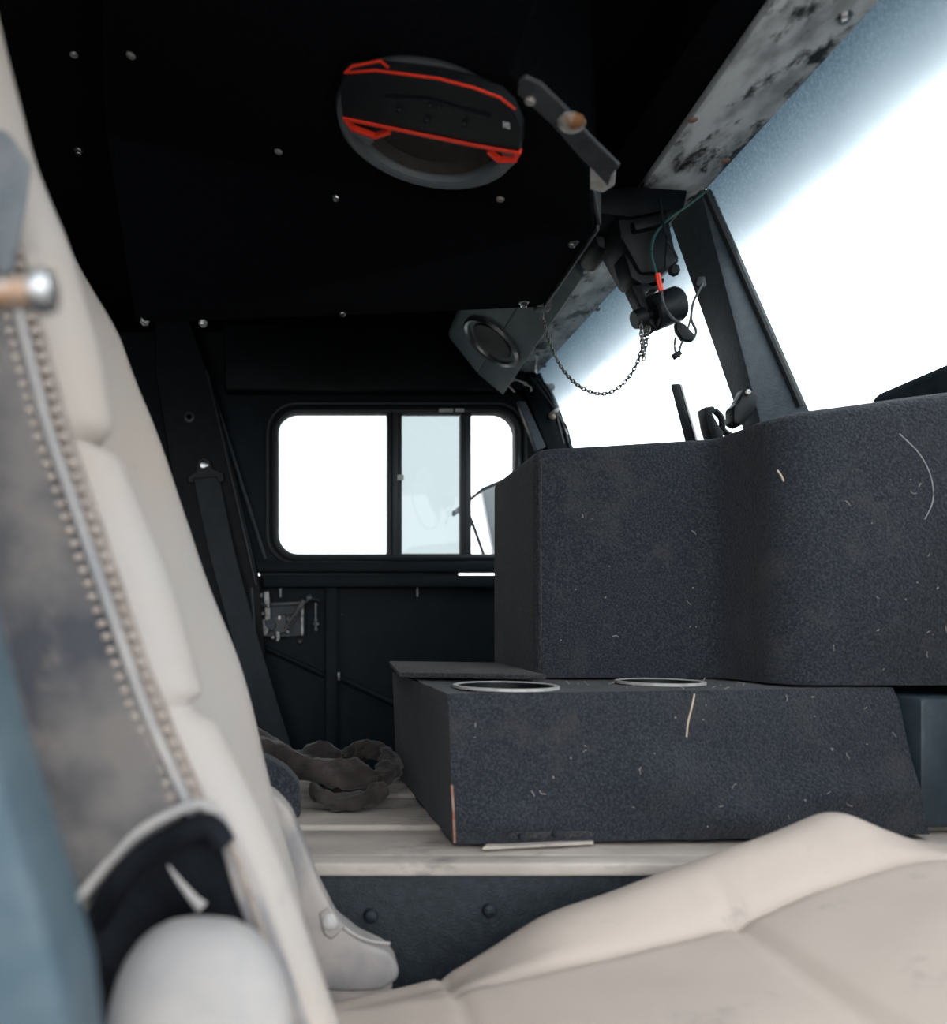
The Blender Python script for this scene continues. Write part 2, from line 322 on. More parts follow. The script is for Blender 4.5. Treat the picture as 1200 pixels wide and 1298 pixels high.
ob('bracket_bolt', lathe([(.009, 0), (.009, .008), (.005, .011)], frame(lp(391, 758, .035), (0, -1, .4)), 6), M['chrome'], door)
ob('hanging_bolt', tube([lp(355, 746, .03), lp(355, 757, .03)], .004, 6), M['chrome'], door)
ob('rubber_plug', lathe([(.010, 0), (.009, .008), (.005, .011)], frame(lp(380, 813, .0), (0, -1, 0)), 12), M['rubber'], door)
ob('rail_bolt', tube([lp(529, 744, .02), lp(529, 756, .02)], .003, 6), M['chrome'], door)
# window in the far door
win = thing('window_1', None, None, (cxm, YD, wz0), kind='structure')
def rr(x0, x1, z0, z1, r, y): return [V((a, y, b)) for a, b in rrect(x0, x1, z0, z1, r, 10)]
ob('rubber_seal', tube(rr(wx0-.004, wx1+.004, wz0-.004, wz1+.004, .066, YD-.004), .011, 8, closed=True, up=V((0, 1, 0))), M['rubber'], win)
ob('outer_bead', tube(rr(wx0-.028, wx1+.028, wz0-.022, wz1+.026, .085, YD-.004), .006, 8, closed=True, up=V((0, 1, 0))), M['rubber'], win)
X = lambda px: PY(px, 610, YD).x
ob('mullion', box(X(490), X(503), YD-.012, YD+.03, wz0, wz1, .002), M['rubber'], win)
ob('mullion_bead', box(X(495), X(497), YD-.016, YD-.011, wz0, wz1), M['black_paint'], win)
ob('slider_stile', box(X(503), X(510), YD+.012, YD+.03, wz0, wz1, .001), M['rubber'], win)
st = ob('slider_pull', box(X(583.5), X(597), YD-.006, YD+.026, wz0, wz1-.006, .003), M['rubber'], win)
ob('pull_bead', box(X(589.5), X(591), YD-.009, YD-.004, wz0+.01, wz1-.015), M['rubber'], st)
ob('track', box(X(503), wx1, YD-.006, YD+.02, wz0-.004, wz0+.006, .001), M['rubber'], win)
for a, b in ((555, 573), (575.5, 587)): ob('latch_tab', box(X(a), X(b), YD-.016, YD-.004, PY(570, 524, YD).z, PY(570, 519.5, YD).z, .002), M['ring'], win)
ob('glass_pane', box(wx0, X(491), YD+.016, YD+.02, wz0, wz1), M['glass'], win)
ob('glass_pane', box(X(509), X(584.5), YD+.016, YD+.02, wz0, wz1), M['glass_tint'], win)
# reflection sticker strip on the slider
ob('label_strip', box(X(503), X(512), YD+.008, YD+.011, PY(507, 608, YD).z, PY(507, 601, YD).z), M['ring'], win)

# ---------------------------------------------------------------- far post with belt anchor
def ypoly(pts, y, th, bev=.003): return ext([PY(a, b, y) for a, b in pts], (0, th, 0), bev, 1)
tag(ob('trim_6', ypoly([(196, 395), (238, 400), (272, 495), (329, 742), (352, 1040), (290, 1040), (196, 470)], YD-.06, .09), M['black_paint']), kind='structure')
ob('door_edge_bead', tube([PY(262, 470, YD-.065), PY(324, 742, YD-.065)], .004, 6), M['rubber'], bpy.data.objects['trim_6'])
ob('door_edge_bead', tube([PY(270, 498, YD-.045), PY(336, 708, YD-.012)], .005, 6), M['pillar'], bpy.data.objects['trim_6'])
ob('rust_hole', lathe([(.013, 0), (.015, .004), (.008, .006), (.007, -.002)], frame(PY(240, 529, YD-.06), (0, -1, 0)), 14), M['rust_strap'], bpy.data.objects['trim_6'])
ob('door_edge_strip', tube([PY(318, 745, YD-.06), PY(322, 800, YD-.06), PY(338, 870, YD-.06), PY(363, 960, YD-.06)], .006, 6), M['pillar'], bpy.data.objects['trim_6'])
sb = thing('seat_belt', 'black webbing seat belt hanging from a bolted anchor on the door post', 'seat belt', PY(340, 960, 2.18))
YB = YD-.075
ob('anchor_plate', ext([PY(a, b, YB) for a, b in ((250, 583), (258, 579), (266, 583), (270, 594), (283, 600), (284, 610), (277, 612), (274, 605), (246, 607), (244, 613), (238, 611), (238, 604), (248, 597))], (0, .010, 0), .002, 1), M['plastic'], sb)
ob('anchor_bolt', lathe([(.0135, 0), (.0135, .006), (.009, .011), (.004, .012)], frame(PY(258, 590, YB), (0, -1, 0)), 12), M['chrome'], sb)
def web(u, v):
    py = 603+u*430; cx = interp([(603, 261), (700, 281), (800, 308), (900, 338), (975, 362), (1040, 384)], py)
    return PY(cx+(v-.5)*32, py, YB+.004-.03*math.sin(math.pi*min(u*1.2, 1)))
bm = grid(web, 24, 4); bmesh.ops.solidify(bm, geom=bm.faces[:], thickness=.003)
ob('webbing', bm, M['webbing'], sb)

# ---------------------------------------------------------------- overhead speaker housing
NA = V((-.28, .05, -1)).normalized()                         # lower panel with the speaker
cA = PY(755, 290, 1.15)
A = lambda px, py, d=0: PN(px, py, cA+NA*d, NA)
crR = cA; crL = A(133, 170); loR = PY(686, 391, 1.43); loL = PY(172, 413, 1.52)
nearR = A(650, 95); midR = A(746, 212)
pd = thing('speaker_housing', 'black carpeted overhead housing with a large round speaker in its underside', 'speaker box', (0.05, 1.1, loL.z))
nL = V((-.123, .45, 0)); nR = V((.22, .45, 0))
for q in (nL, nR): q.z = (cA.dot(NA)-q.x*NA.x-q.y*NA.y)/NA.z
bm = bmesh.new()
low_pts = [crL, crR, midR, nearR, nR, nL]
fa = [bm.verts.new(p) for p in low_pts]; vl = [bm.verts.new(loR), bm.verts.new(loL)]
tp = [bm.verts.new((p.x, p.y, ZR+.004)) for p in low_pts]; tl = [bm.verts.new((loR.x, loR.y+.02, ZR+.004)), bm.verts.new((loL.x, loL.y+.02, ZR+.004))]
bm.faces.new(fa); bm.faces.new((fa[1], fa[0], vl[1], vl[0]))
order = [fa[1], fa[2], fa[3], fa[4], fa[5], fa[0], vl[1], vl[0]]; otop = [tp[1], tp[2], tp[3], tp[4], tp[5], tp[0], tl[1], tl[0]]
for i in range(8): bm.faces.new((order[i], order[(i+1) % 8], otop[(i+1) % 8], otop[i]))
bm.faces.new(otop)
bmesh.ops.recalc_face_normals(bm, faces=bm.faces)
bmesh.ops.bevel(bm, geom=[e for e in bm.edges if all(v in fa+vl for v in e.verts)], offset=.008, segments=3, affect='EDGES', profile=.5)
pod = ob('carpeted_shell', bm, M['headliner'], pd, 25)
ed = V((.006, 0, 0))
ob('metal_edging', ext([crR+V((.001, -.002, .02)), crR+V((.001, 0, -.003)), loR+V((.001, .0, -.003)), loR+V((.001, 0, .02))], (.004, 0, 0), .001, 1), M['rust_strap'], pd)
ob('metal_edging', ext([crR+V((.001, -.002, .004)), crR+V((.001, -.002, .05)), midR+V((.001, 0.02, .06)), midR+V((.001, .02, .02))], (.006, 0, 0), .001, 1), M['rust_strap'], pd)
ob('corner_clip', box(loR.x-.012, loR.x+.016, loR.y-.012, loR.y+.012, loR.z-.003, loR.z+.03, .003), M['rust_strap'], pd)
scr = data('screw', lathe([(.0062, -.002), (.0062, .0015), (.0045, .003), (.0018, .003), (.0016, .0012)], Matrix(), 12), M['screw'])
bolt = data('bolt', lathe([(.0095, -.002), (.0095, .0012), (.006, .0016), (.006, .007), (.0045, .0085)], Matrix(), 6), M['chrome'])
for q in ((353, 192), (634, 252)): put('screw', scr, frame(A(*q, .0003), NA), pd)
put('bolt', bolt, frame(A(162, 192, .0003) if False else crL+V((.05, -.02, 0)), NA), pd)
NB = (crR-crL).cross(loR-crR).normalized(); NB = NB if NB.z < 0 else -NB
def Bp(px, py):                                              # a point on the rear slope (bilinear patch)
    best = None
    for i in range(41):
        for j in range(41):
            s, t = i/40, j/40; p = (crL.lerp(crR, s)).lerp(loL.lerp(loR, s), t); f = p.dot(F_); e = (390+1000*p.x/f-px)**2+(790-1000*p.z/f-py)**2
            if best is None or e < best[0]: best = (e, p, s, t)
    _, p, s, t = best
    a = crR.lerp(loR, t)-crL.lerp(loL, t); b = loL.lerp(loR, s)-crL.lerp(crR, s); nn = a.cross(b).normalized()
    return p, (nn if nn.y < 0 or nn.z < 0 and abs(nn.z) > abs(nn.y) else -nn)
for q in ((427, 248), (720, 303), (664, 384), (438, 396), (256, 408), (184, 408)):
    p, nn = Bp(*q); nn = nn if nn.z < 0 else -nn; put('bolt', bolt, frame(p+nn*.0005, nn), pd)
for q, m_ in (((1070, 20), bolt), ((757, 392), scr), ((690, 464), scr)): put('bolt', m_, frame(PZ(*q, .72), (0, 0, -1)), hd)
for q in ((878, 152), (920, 204)): ob('rust_spot', lathe([(.007, 0), (.006, .0012), (.001, .0016)], frame(PZ(*q, .72), (0, 0, -1)), 9), M['copper'], hd)
# screws in the roof lining
tag(put('roof_screw', scr, frame(PZ(94, 69, ZR), (0, 0, -1))), 'dull countersunk screw in the black roof lining beside the speaker housing', 'screw')

put('screw', scr, frame(A(166, 70, .0003), NA), pd)
tag(put('roof_bolt', bolt, frame(PZ(99, 190, ZR), (0, 0, -1))), 'shiny bolt head in the black roof lining beside the speaker housing', 'bolt')

# speaker, built in the panel's own plane
sc_ = A(543, 158); SR = .117; Ms = frame(sc_, NA, V((0, -1, 0)))
sp = thing('car_speaker', 'round black car speaker with red trim lines across its grille bar', 'speaker', sc_)
lo_ = ob('speaker_ring', lathe([(SR+.003, .0), (SR+.003, .008), (SR, .016), (SR-.006, .019), (SR-.016, .016), (SR-.020, .006), (SR-.022, -.004)], Ms, 56, cap=False), M['spk_grey'], sp)
ob('speaker_base', lathe([(SR+.006, .0), (SR+.006, .004), (SR+.004, .007), (SR-.03, .004)], Ms, 56, cap=False), M['rubber'], sp)
ob('speaker_cone', lathe([(SR-.018, .003), (SR-.026, .011), (SR-.036, .003), (SR-.038, .0015), (.05, .0008), (.03, .0008), (.026, .004), (.001, .010)], Ms, 56, cap=False), M['spk_cone'], sp)
S2 = lambda px, py, d=.022: A(px, py, d)
bar = ob('grille_bar', ext([S2(*q) for q in ((434, 150), (431, 132), (430, 112), (436, 94), (475, 91), (555, 101), (600, 112), (634, 126), (650, 142), (660, 165), (661, 185), (658, 195))], -NA*.016, .002, 1), M['plastic'], sp)
for arc in (-1, 1): pass
def strip(name, pts, wdt, m, d=.0235, th=.006):
    bm = None; P3 = [S2(*q, d) for q in pts]
    for a, b in zip(P3, P3[1:]):
        t = (b-a).normalized(); s = t.cross(NA).normalized()*wdt/2; e = t*wdt*.35
        bm = ext([a-e+s, b+e+s, b+e-s, a-e-s], -NA*th, 0, 1, bm)
    return ob(name, bm, M[m], sp)
strip('red_trim', [(437, 151.5), (551, 175), (603, 185.5), (657, 195)], .0052, 'red')
strip('red_trim', [(437, 151.5), (446, 165), (475, 175.5), (492, 169.5)], .0052, 'red')
strip('red_trim', [(657, 195), (652, 205), (631, 205), (620, 195)], .0052, 'red')
strip('red_trim', [(437, 93), (475, 90), (555, 100.5), (600, 112), (634, 125), (652, 139)], .0024, 'red', .0228, .0015)
strip('red_trim', [(437, 93), (446, 85), (482, 78), (491, 86)], .0024, 'red', .0228, .0015)
strip('bar_groove', [(488, 124), (545, 128), (620, 150)], .0015, 'plastic')
for k, (px, py) in enumerate(((506, 140), (545, 134), (556, 136), (541, 153), (588, 158))): ob('grille_stud', lathe([(.004, 0), (.003, .003), (.001, .004)], frame(S2(px, py, .022), NA), 10), M['plastic'], sp)
# small two-letter style badge, unreadable at this size
bd = ob('badge', ext([S2(*q, .0225) for q in ((637, 154), (645.5, 156), (646, 165), (637.5, 162))], -NA*.003), M['plastic'], sp)
for pts in (((638, 155), (638.4, 162)), ((638.2, 158.5), (641, 159)), ((641, 156.5), (641.3, 162.5)), ((643, 156.5), (645.4, 164)), ((645, 157.5), (643.2, 163.5))):
    b_ = None; a, b = [S2(*q, .0236) for q in pts]; t = (b-a).normalized(); s = t.cross(NA).normalized()*.0007
    ob('badge_letter', ext([a+s, b+s, b-s, a-s], -NA*.001), M['mark'], bd)
# grey lower arc of the ring between the two red hooks
def arcseg():
    bm = bmesh.new(); pr = [(SR+.0035, .006), (SR+.001, .0165), (SR-.006, .0198), (SR-.013, .0178), (SR-.015, .006)]; g = []
    def ang(px, py): q = Ms.inverted() @ A(px, py, .018); return math.atan2(q.y, q.x)
    a0, a1 = ang(450, 172), ang(646, 208); mid = ang(560, 235)
    while a1 < a0: a1 += 2*math.pi
    m_ = mid
    while m_ < a0: m_ += 2*math.pi
    if m_ > a1: a0, a1 = a1, a0+2*math.pi
    for i in range(33):
        a = a0+(a1-a0)*i/32; g.append([bm.verts.new(Ms @ V((r*math.cos(a), r*math.sin(a), h))) for r, h in pr])
    for A_, B_ in zip(g, g[1:]):
        for k in range(len(pr)-1): bm.faces.new((A_[k], A_[k+1], B_[k+1], B_[k]))
    return bm
ob('ring_lower_arc', arcseg(), M['spk_grey'], sp)
ob('ring_wedge', ext([S2(*q, .021) for q in ((447, 168), (474, 179), (470, 186), (462, 186))], -NA*.012, .001, 1), M['spk_grey'], sp)
ob('ring_wedge', ext([S2(*q, .021) for q in ((632, 209), (652, 209), (637, 221))], -NA*.012, .001, 1), M['spk_grey'], sp)

# steel strap under the roof
sn = NA
ss = thing('steel_strap', 'worn rusty flat steel strap beside the round speaker', 'bracket', A(720, 165, .012))
e1 = [A(*q, .02) for q in ((657, 104), (665, 99), (685, 108), (718, 140), (745, 172), (785, 211), (775, 222), (770, 237), (757, 222), (735, 200), (700, 160), (672, 134), (655, 120))]
ob('strap', ext(e1, -NA*.005, .001, 1), M['rust_strap'], ss)
put('screw', scr, frame(A(672, 128, .021), NA), ss)
ob('crusted_bolt', lathe([(.0155, 0), (.0165, .004), (.012, .009), (.004, .011)], frame(A(725, 152, .02), NA), 9), M['rust'], ss)
ob('strap_tab', ext([A(*q, .012) for q in ((748, 205), (780, 212), (778, 235), (764, 244), (748, 240))], -NA*.003), M['ring'], ss)

# far corner panel with the round lamp
c2 = PY(624, 432, 1.95); N2 = V((-.84, -.04, -1)).normalized()
def Q2(x, y): return V((x, y, c2.z-.84*(x-c2.x)-.04*(y-c2.y)))
tag(ob('trim_7', ext([Q2(.465, 1.5), Q2(.525, 1.5), Q2(.535, 2.16), Q2(.465, 2.16)], (0, 0, .02), .003, 1), M['grey_panel']), kind='structure')
tag(ob('trim_10', ext([Q2(.375, 1.5), Q2(.4645, 1.5), Q2(.4645, 2.16), Q2(.375, 2.10)], (0, 0, .02), .003, 1), M['grey_panel']), kind='structure')
rl = thing('round_lamp', 'oval-looking round dark lamp with a silver rim in the grey corner panel', 'lamp', c2)
Ml = frame(c2-N2*.004, N2, V((0, -1, 0)))
ob('rim', lathe([(.083, 0), (.084, .010), (.078, .016), (.072, .012), (.070, .002)], Ml, 40, cap=False), M['chrome'], rl)
ob('lens', lathe([(.072, .004), (.06, .003), (.055, .008), (.02, .012), (.001, .013)], Ml, 40, cap=False), M['plastic'], rl)

# ---------------------------------------------------------------- wiper motor cluster by the centre post
wm = thing('wiper_motor', 'black wiper motor with loose wires hanging at the centre post', 'motor', PY(843, 440, 1.33))
def w3(px, py, y=1.18): return PY(px, py, y+.15)
def wpoly(name, pts, y, th, m, bev=.004): return ob(name, ext([w3(a, b, y) for a, b in pts], (0, th, 0), bev, 2), M[m], wm)
wpoly('mount_plate', [(748, 240), (800, 236), (872, 240), (868, 262), (800, 275), (756, 270)], 1.13, .10, 'black_paint')
wpoly('gear_case', [(752, 262), (778, 250), (800, 290), (775, 320), (757, 312), (750, 290)], 1.20, .09, 'plastic', .01)
wpoly('gear_housing', [(778, 252), (845, 250), (862, 330), (846, 345), (812, 347), (786, 300)], 1.14, .09, 'plastic', .012)
wpoly('housing_rib', [(802, 280), (846, 270), (848, 282), (806, 292)], 1.125, .03, 'plastic', .003)
wpoly('housing_arm', [(790, 318), (812, 318), (838, 350), (836, 368), (826, 368), (800, 352)], 1.15, .05, 'plastic', .006)
wpoly('motor_bracket', [(800, 362), (812, 360), (842, 352), (842, 358), (818, 370), (836, 412), (832, 418), (822, 408)], 1.15, .03, 'plastic', .002)
ax = (w3(866, 385, 1.15)-w3(822, 402, 1.15)).normalized()
Mm = frame(w3(825, 398, 1.15), ax)
ob('motor_can', lathe([(.025, 0), (.029, .003), (.029, .045), (.026, .050), (.006, .052)], Mm, 24), M['plastic'], wm)
ob('motor_knob', lathe([(.014, -.03), (.016, -.026), (.016, -.012), (.008, -.008), (.008, .002)], Mm, 16), M['plastic'], wm)
ob('bolt_lug', lathe([(.009, 0), (.010, .004), (.006, .008)], frame(w3(853, 343, 1.13), (0, -1, -.3)), 8), M['plastic'], wm)
def wire(name, pts, r, m, par): return ob(name, tube(smooth_path([w3(a, b, y) for a, b, y in pts], 6), r, 6), M[m], par)
wire('green_wire', [(898, 240, 1.10), (870, 262, 1.11), (845, 280, 1.12), (829, 300, 1.12), (826, 325, 1.12), (833, 350, 1.115)], .0022, 'green', wm)
wire('red_sleeve', [(833, 347, 1.115), (835, 358, 1.115), (838, 369, 1.115)], .0042, 'red', wm)
wire('grey_wire', [(838, 369, 1.115), (841, 385, 1.115), (851, 402, 1.11), (866, 413, 1.115), (874, 422, 1.12)], .0022, 'wire_grey', wm)
wire('black_wire', [(836, 250, 1.11), (841, 285, 1.11), (845, 300, 1.11), (844, 325, 1.11), (843, 340, 1.12)], .002, 'plastic', wm)
wire('black_wire', [(846, 305, 1.11), (858, 328, 1.11), (852, 338, 1.11)], .002, 'plastic', wm)
wire('black_wire', [(890, 360, 1.12), (884, 372, 1.11), (878, 385, 1.11), (876, 405, 1.115), (882, 420, 1.12), (876, 432, 1.12), (869, 425, 1.12)], .0022, 'wire_grey', wm)
wire('black_wire', [(878, 386, 1.11), (873, 412, 1.115), (862, 440, 1.115), (861, 452, 1.115), (855, 442, 1.115), (856, 428, 1.115)], .0018, 'wire_grey', wm)
wpoly('wire_connector', [(857, 408), (868, 410), (882, 425), (878, 432), (866, 430), (858, 418)], 1.11, .012, 'plastic', .002)
wpoly('wire_connector', [(853, 448), (862, 443), (866, 448), (857, 455)], 1.11, .010, 'plastic', .002)
wpoly('wire_grommet', [(884, 350), (894, 350), (896, 362), (888, 366), (882, 360)], 1.12, .010, 'rubber', .002)
wpoly('lower_hinge', [(936, 510), (946, 490), (962, 500), (958, 520), (940, 540), (930, 535), (930, 515)], 1.115, .03, 'plastic', .004)
put('screw', scr, frame(w3(948, 497, 1.112), (0, -1, 0)) @ Matrix.Scale(.7, 4), wm)

# chain
ch = thing('bead_chain', 'thin steel chain looping from the speaker housing to the wiper motor', 'chain', PY(765, 500, 1.35))
link = data('chain_link', tube([(math.cos(a)*.0027, math.sin(a)*.0047, 0) for a in [2*math.pi*k/10 for k in range(10)]], .0011, 5, closed=True), M['dull'])
path = smooth_path([PY(a, b, y) for a, b, y in ((686, 394, 1.42), (690, 412, 1.415), (699, 440, 1.40), (713, 468, 1.39), (733, 489, 1.37), (757, 499, 1.355), (776, 496, 1.34), (793, 483, 1.33), (806, 463, 1.32), (814, 440, 1.31), (818, 418, 1.30), (819, 402, 1.30))], 12)
def chain(path, pitch):
    acc = 0; last = path[0]; k = 0; s = pitch
    for a, b in zip(path, path[1:]):
        seg = (b-a).length; t = (b-a).normalized()
        while s <= seg:
            p = a+t*s; n_ = t.cross(V((0, 1, 0))).normalized(); bb = t.cross(n_)
            nn = n_ if k % 2 else bb; M3 = Matrix((t.cross(nn)*-1, t, nn)).transposed().to_4x4(); M3.translation = p
            put('chain_link', link, M3, ch); k += 1; s += pitch
        s -= seg
chain(path, .0062)
chain(smooth_path([w3(812, 400, 1.14), w3(813, 430, 1.14), w3(816, 458, 1.15)], 8), .0062)
chain(smooth_path([w3(823, 412, 1.14), w3(818, 440, 1.15), w3(815, 452, 1.15)], 8), .0062)

# ---------------------------------------------------------------- things by the far corner post
gr = thing('wire_bundle', 'bundle of thin black wires running down the far windscreen post', 'wires', PY(720, 560, 2.22))
for k in range(5):
    r0 = random.uniform(-3, 3)
    ob('wire', tube(smooth_path([PY(a+r0*s, b, 2.22+.004*k) for a, b, s in ((672+k*3, 478, .3), (690+k*2, 500, 1), (704, 521, .6), (709+k*2, 540, 1.), (715+k*2, 562, 1.2))], 5), .003, 5), M['plastic'], gr)
ob('cable_tie', lathe([(.012, -.004), (.012, .004)], frame(PY(704, 521, 2.22), PY(720, 540, 2.22)-PY(700, 505, 2.22)), 10), M['ring'], gr)
ch2 = ob('channel_bar', ypoly([(656, 508), (666, 508), (692, 566), (680, 572)], 2.23, .02, .002), M['pillar']); tag(ch2, 'dark steel channel bar slanting beside the far door window', 'bar')
for q, m_ in (((698, 491), 'rust'), ((700, 527), 'straw')): ob('post_bolt', lathe([(.011, 0), (.011, .004), (.006, .009)], frame(PY(*q, 2.258), (0, -1, 0)), 8), M[m_], fp)
tw = thing('torn_tape', 'pale shreds of torn tape hanging from the end of the header strip', 'tape', PY(655, 495, 2.1))
for a, b, c in (((640, 492), (652, 482), (668, 486)), ((648, 478), (660, 484), (672, 490)), ((664, 488), (672, 490), (673, 496)), ((636, 488), (645, 490), (652, 497))):
    ob('shred', tube(smooth_path([PY(*a, 2.2), PY(*b, 2.19), PY(*c, 2.2)], 4), .003, 5, flat=.4), M['ring'], tw)
# door mirror outside
mi = thing('door_mirror', 'pale grey door mirror on thin arms outside the far window', 'mirror', PY(625, 705, 2.6))
ob('mirror_arm', tube([PY(575, 650, 2.345), PY(590, 638, 2.6), PY(612, 620, 2.6), PY(650, 604, 2.6)], .006, 8), M['pillar'], mi)
ob('mirror_arm', tube([PY(575, 652, 2.345), PY(590, 640, 2.6), PY(603, 675, 2.6), PY(616, 712, 2.6)], .006, 8), M['pillar'], mi)
ob('mirror_back', ext([PY(a, b, 2.62) for a, b in ((610, 621), (655, 602), (668, 705), (628, 712))], (.0, .04, 0), .008, 2), M['mirror_shell'], mi)

# flat device on the dash
dv = thing('dash_screen', 'thin flat screen held by a black clamp behind the carpeted engine cover', 'screen', PY(880, 582, 1.5))
def d3(px, py, y=1.5): return PY(px, py, y)
ob('screen_case', hexa([d3(870, 568), d3(883, 568), d3(910, 584, 1.64), d3(900, 584, 1.64), d3(849, 487), d3(861, 486), d3(888, 492, 1.64), d3(878, 492, 1.64)], .003), M['plastic'], dv)
ob('screen_face', hexa([d3(884, 567), d3(886, 567), d3(912, 583, 1.63), d3(910, 583, 1.63), d3(862, 488), d3(864, 488), d3(890, 494, 1.63), d3(888.5, 494, 1.63)]), M['screen'], dv)
cl = ob('clamp', ext([d3(a, b, 1.48) for a, b in ((893, 516), (905, 514), (909, 522), (903, 524), (912, 540), (918, 548), (915, 565), (905, 565), (897, 540))], (0, .03, 0), .003, 2), M['plastic'], dv)
ob('clamp_arm', tube(smooth_path([d3(905, 520, 1.49), d3(914, 530, 1.49), d3(916, 545, 1.49), d3(926, 552, 1.49)], 4), .006, 8), M['plastic'], dv)

# bonnet bulge seen through the near pane
tag(ob('bonnet_bulge', hexa([(1.15, .1, -.6), (1.9, .1, -.6), (1.9, 1.62, -.6), (1.15, 1.62, -.6), (1.15, .1, .50), (1.7, .1, .47), (1.7, 1.62, .44), (1.15, 1.62, .468)], .02, 3), M['matt_black']), 'black bonnet bulge outside the windscreen beyond the engine cover', 'bonnet')

# ---------------------------------------------------------------- tunnel with ribbed top
tn = thing('transmission_tunnel', 'rough dark painted centre tunnel with a dusty ribbed top', 'tunnel', (.1, 1.3, -.75))
tb = ob('tunnel_body', box(-1.1, .97, 1.0, 1.61, -.75, ZL-.010, .012, 4), M['rough_paint'], tn)
ys = [(.995, 1.032, .000), (1.034, 1.16, -.001), (1.164, 1.27, .005), (1.274, 1.38, -.002), (1.384, 1.48, .004), (1.484, 1.60, -.002)]
for a, b, h in ys: ob('rib', box(-1.0, .95, a, b, ZL-.018, ZL+h-.001, .004, 3), M['dust'], tn)
dome = data('rivet', lathe([(.0095, -.002), (.0095, .003), (.0075, .007), (.003, .009)], Matrix(), 12), M['rough_paint'])
for q in ((470, 1160), (620, 1153)): put('dome_bolt', dome, frame(PY(*q, 1.0), (0, -1, 0)), tn)

# carpeted box on the tunnel
cb = thing('carpeted_box', 'low charcoal carpeted box with two round openings in its top', 'box', (.5, 1.3, ZL))
YBK = 1.56
def fy(u, v): return 1.06+(.045+.058*v)*u
def front(u, v):                                             # u along x, v up; lumpy glued carpet
    z0 = ZL+.008; z = z0+(ZT-z0)*v; xl = .196-.008*v; x = xl+(.870-.004*v-xl)*u; y = fy(u, v)
    b = .020*gs(x, .26, .055)*gs(z, ZL+.040, .024)+.026*gs(x, .48, .06)*gs(z, ZL+.09, .04)+.020*gs(x, .60, .07)*gs(z, ZL+.035, .024)+.018*gs(x, .76, .09)*gs(z, ZL+.065, .022)
    b += .004*nz((x, 0, z), 14)
    return V((x, y-b+.006*gs(v, 1, .06), z-(.003*nz((x, 3, 0), 16)+.002)*(1-v)**4))
CUPS = ((.290, 1.158, .076), (.553, 1.240, .066))
bm = grid(front, 70, 26)
def topf(u, v):
    a = front(u, 1); yb = YBK; s = v; y = a.y+(yb-a.y)*s
    x = a.x-.012*s*(1-u); sink = .085 if any(math.hypot(x-cx, y-cy) < cr-.006 for cx, cy, cr in CUPS) else 0
    return V((x, y, ZT+.005*nz((a.x, y, 0), 10)*min(1, s*8)*(1-s)-sink))
grid(topf, 70, 84, bm)
def side(u, v): a = front(0, v); return V((a.x-.021*u+.003*nz((u, v, 0), 5)*math.sin(math.pi*u), a.y+(YBK-a.y)*u, a.z))
grid(side, 24, 26, bm)
def sideR(u, v): a = front(1, v); return V((a.x, a.y+(YBK-a.y)*u, a.z))
grid(sideR, 6, 26, bm)
def backf(u, v): a = side(1, v); b = sideR(1, v); return a.lerp(b, u)
grid(backf, 10, 26, bm)
bmesh.ops.remove_doubles(bm, verts=bm.verts, dist=.0008)
body = ob('carpet_cover', bm, M['carpet'], cb, 60)
for cx, cy, rr_ in CUPS:
    Mr = frame(V((cx, cy, ZT+.004)), (0, 0, 1), V((0, 1, 0)))
    ob('rim_ring', lathe([(rr_, -.003), (rr_, .0008), (rr_-.003, .0014), (rr_-.007, .0008), (rr_-.007, -.0004)], Mr, 40, cap=False), M['ring'], cb)
    ob('cup', lathe([(rr_-.0068, -.0002), (rr_-.011, -.078), (rr_-.02, -.082), (.001, -.082)], Mr, 40, cap=False), M['plastic'], cb)
# loose flap at the back corner
fl = [V((.150, 1.30, ZT+.006)), V((.375, 1.24, ZT+.006)), V((.378, 1.32, ZT+.006)), V((.375, 1.54, ZT+.010)), V((.160, 1.56, ZT+.012))]
ob('loose_flap', ext(fl, (0, 0, .009), .003, 2), M['carpet_dusty'], cb)
ob('torn_edge', tube(smooth_path([V((.1925, 1.057, ZL+.085)), V((.1945, 1.056, ZL+.055)), V((.1955, 1.056, ZL+.03)), V((.1965, 1.057, ZL+.008))], 4), .0018, 6), M['copper'], cb)
br = thing('hold_down_bracket', 'small flat metal bracket with two bolts at the foot of the carpeted box', 'bracket', PZ(680, 1072, ZL))
bp = [PZ(a, b, ZL+.002) for a, b in ((611, 1078), (752, 1071), (752, 1062), (622, 1068))]
ob('bracket_foot', ext(bp, (0, 0, .004), .001, 1), M['dust'], br)
ob('bracket_plate', ext([PY(a, b, 1.026) for a, b in ((640, 1064), (752, 1060), (748, 1054), (650, 1056))], (0, .003, 0), .001, 1), M['carpet_dusty'], br)
for q in ((662, 1062), (705, 1058)): put('bracket_bolt', dome, frame(PY(*q, 1.024), (0, -.5, 1)) @ Matrix.Scale(.6, 4), br)
# metal housing at the end of the box
tag(ob('heater_housing', box(.878, .97, 1.13, 1.58, ZL+.009, ZT-.012, .006), M['housing']), 'blue-grey painted metal housing at the end of the low carpeted box', 'housing')

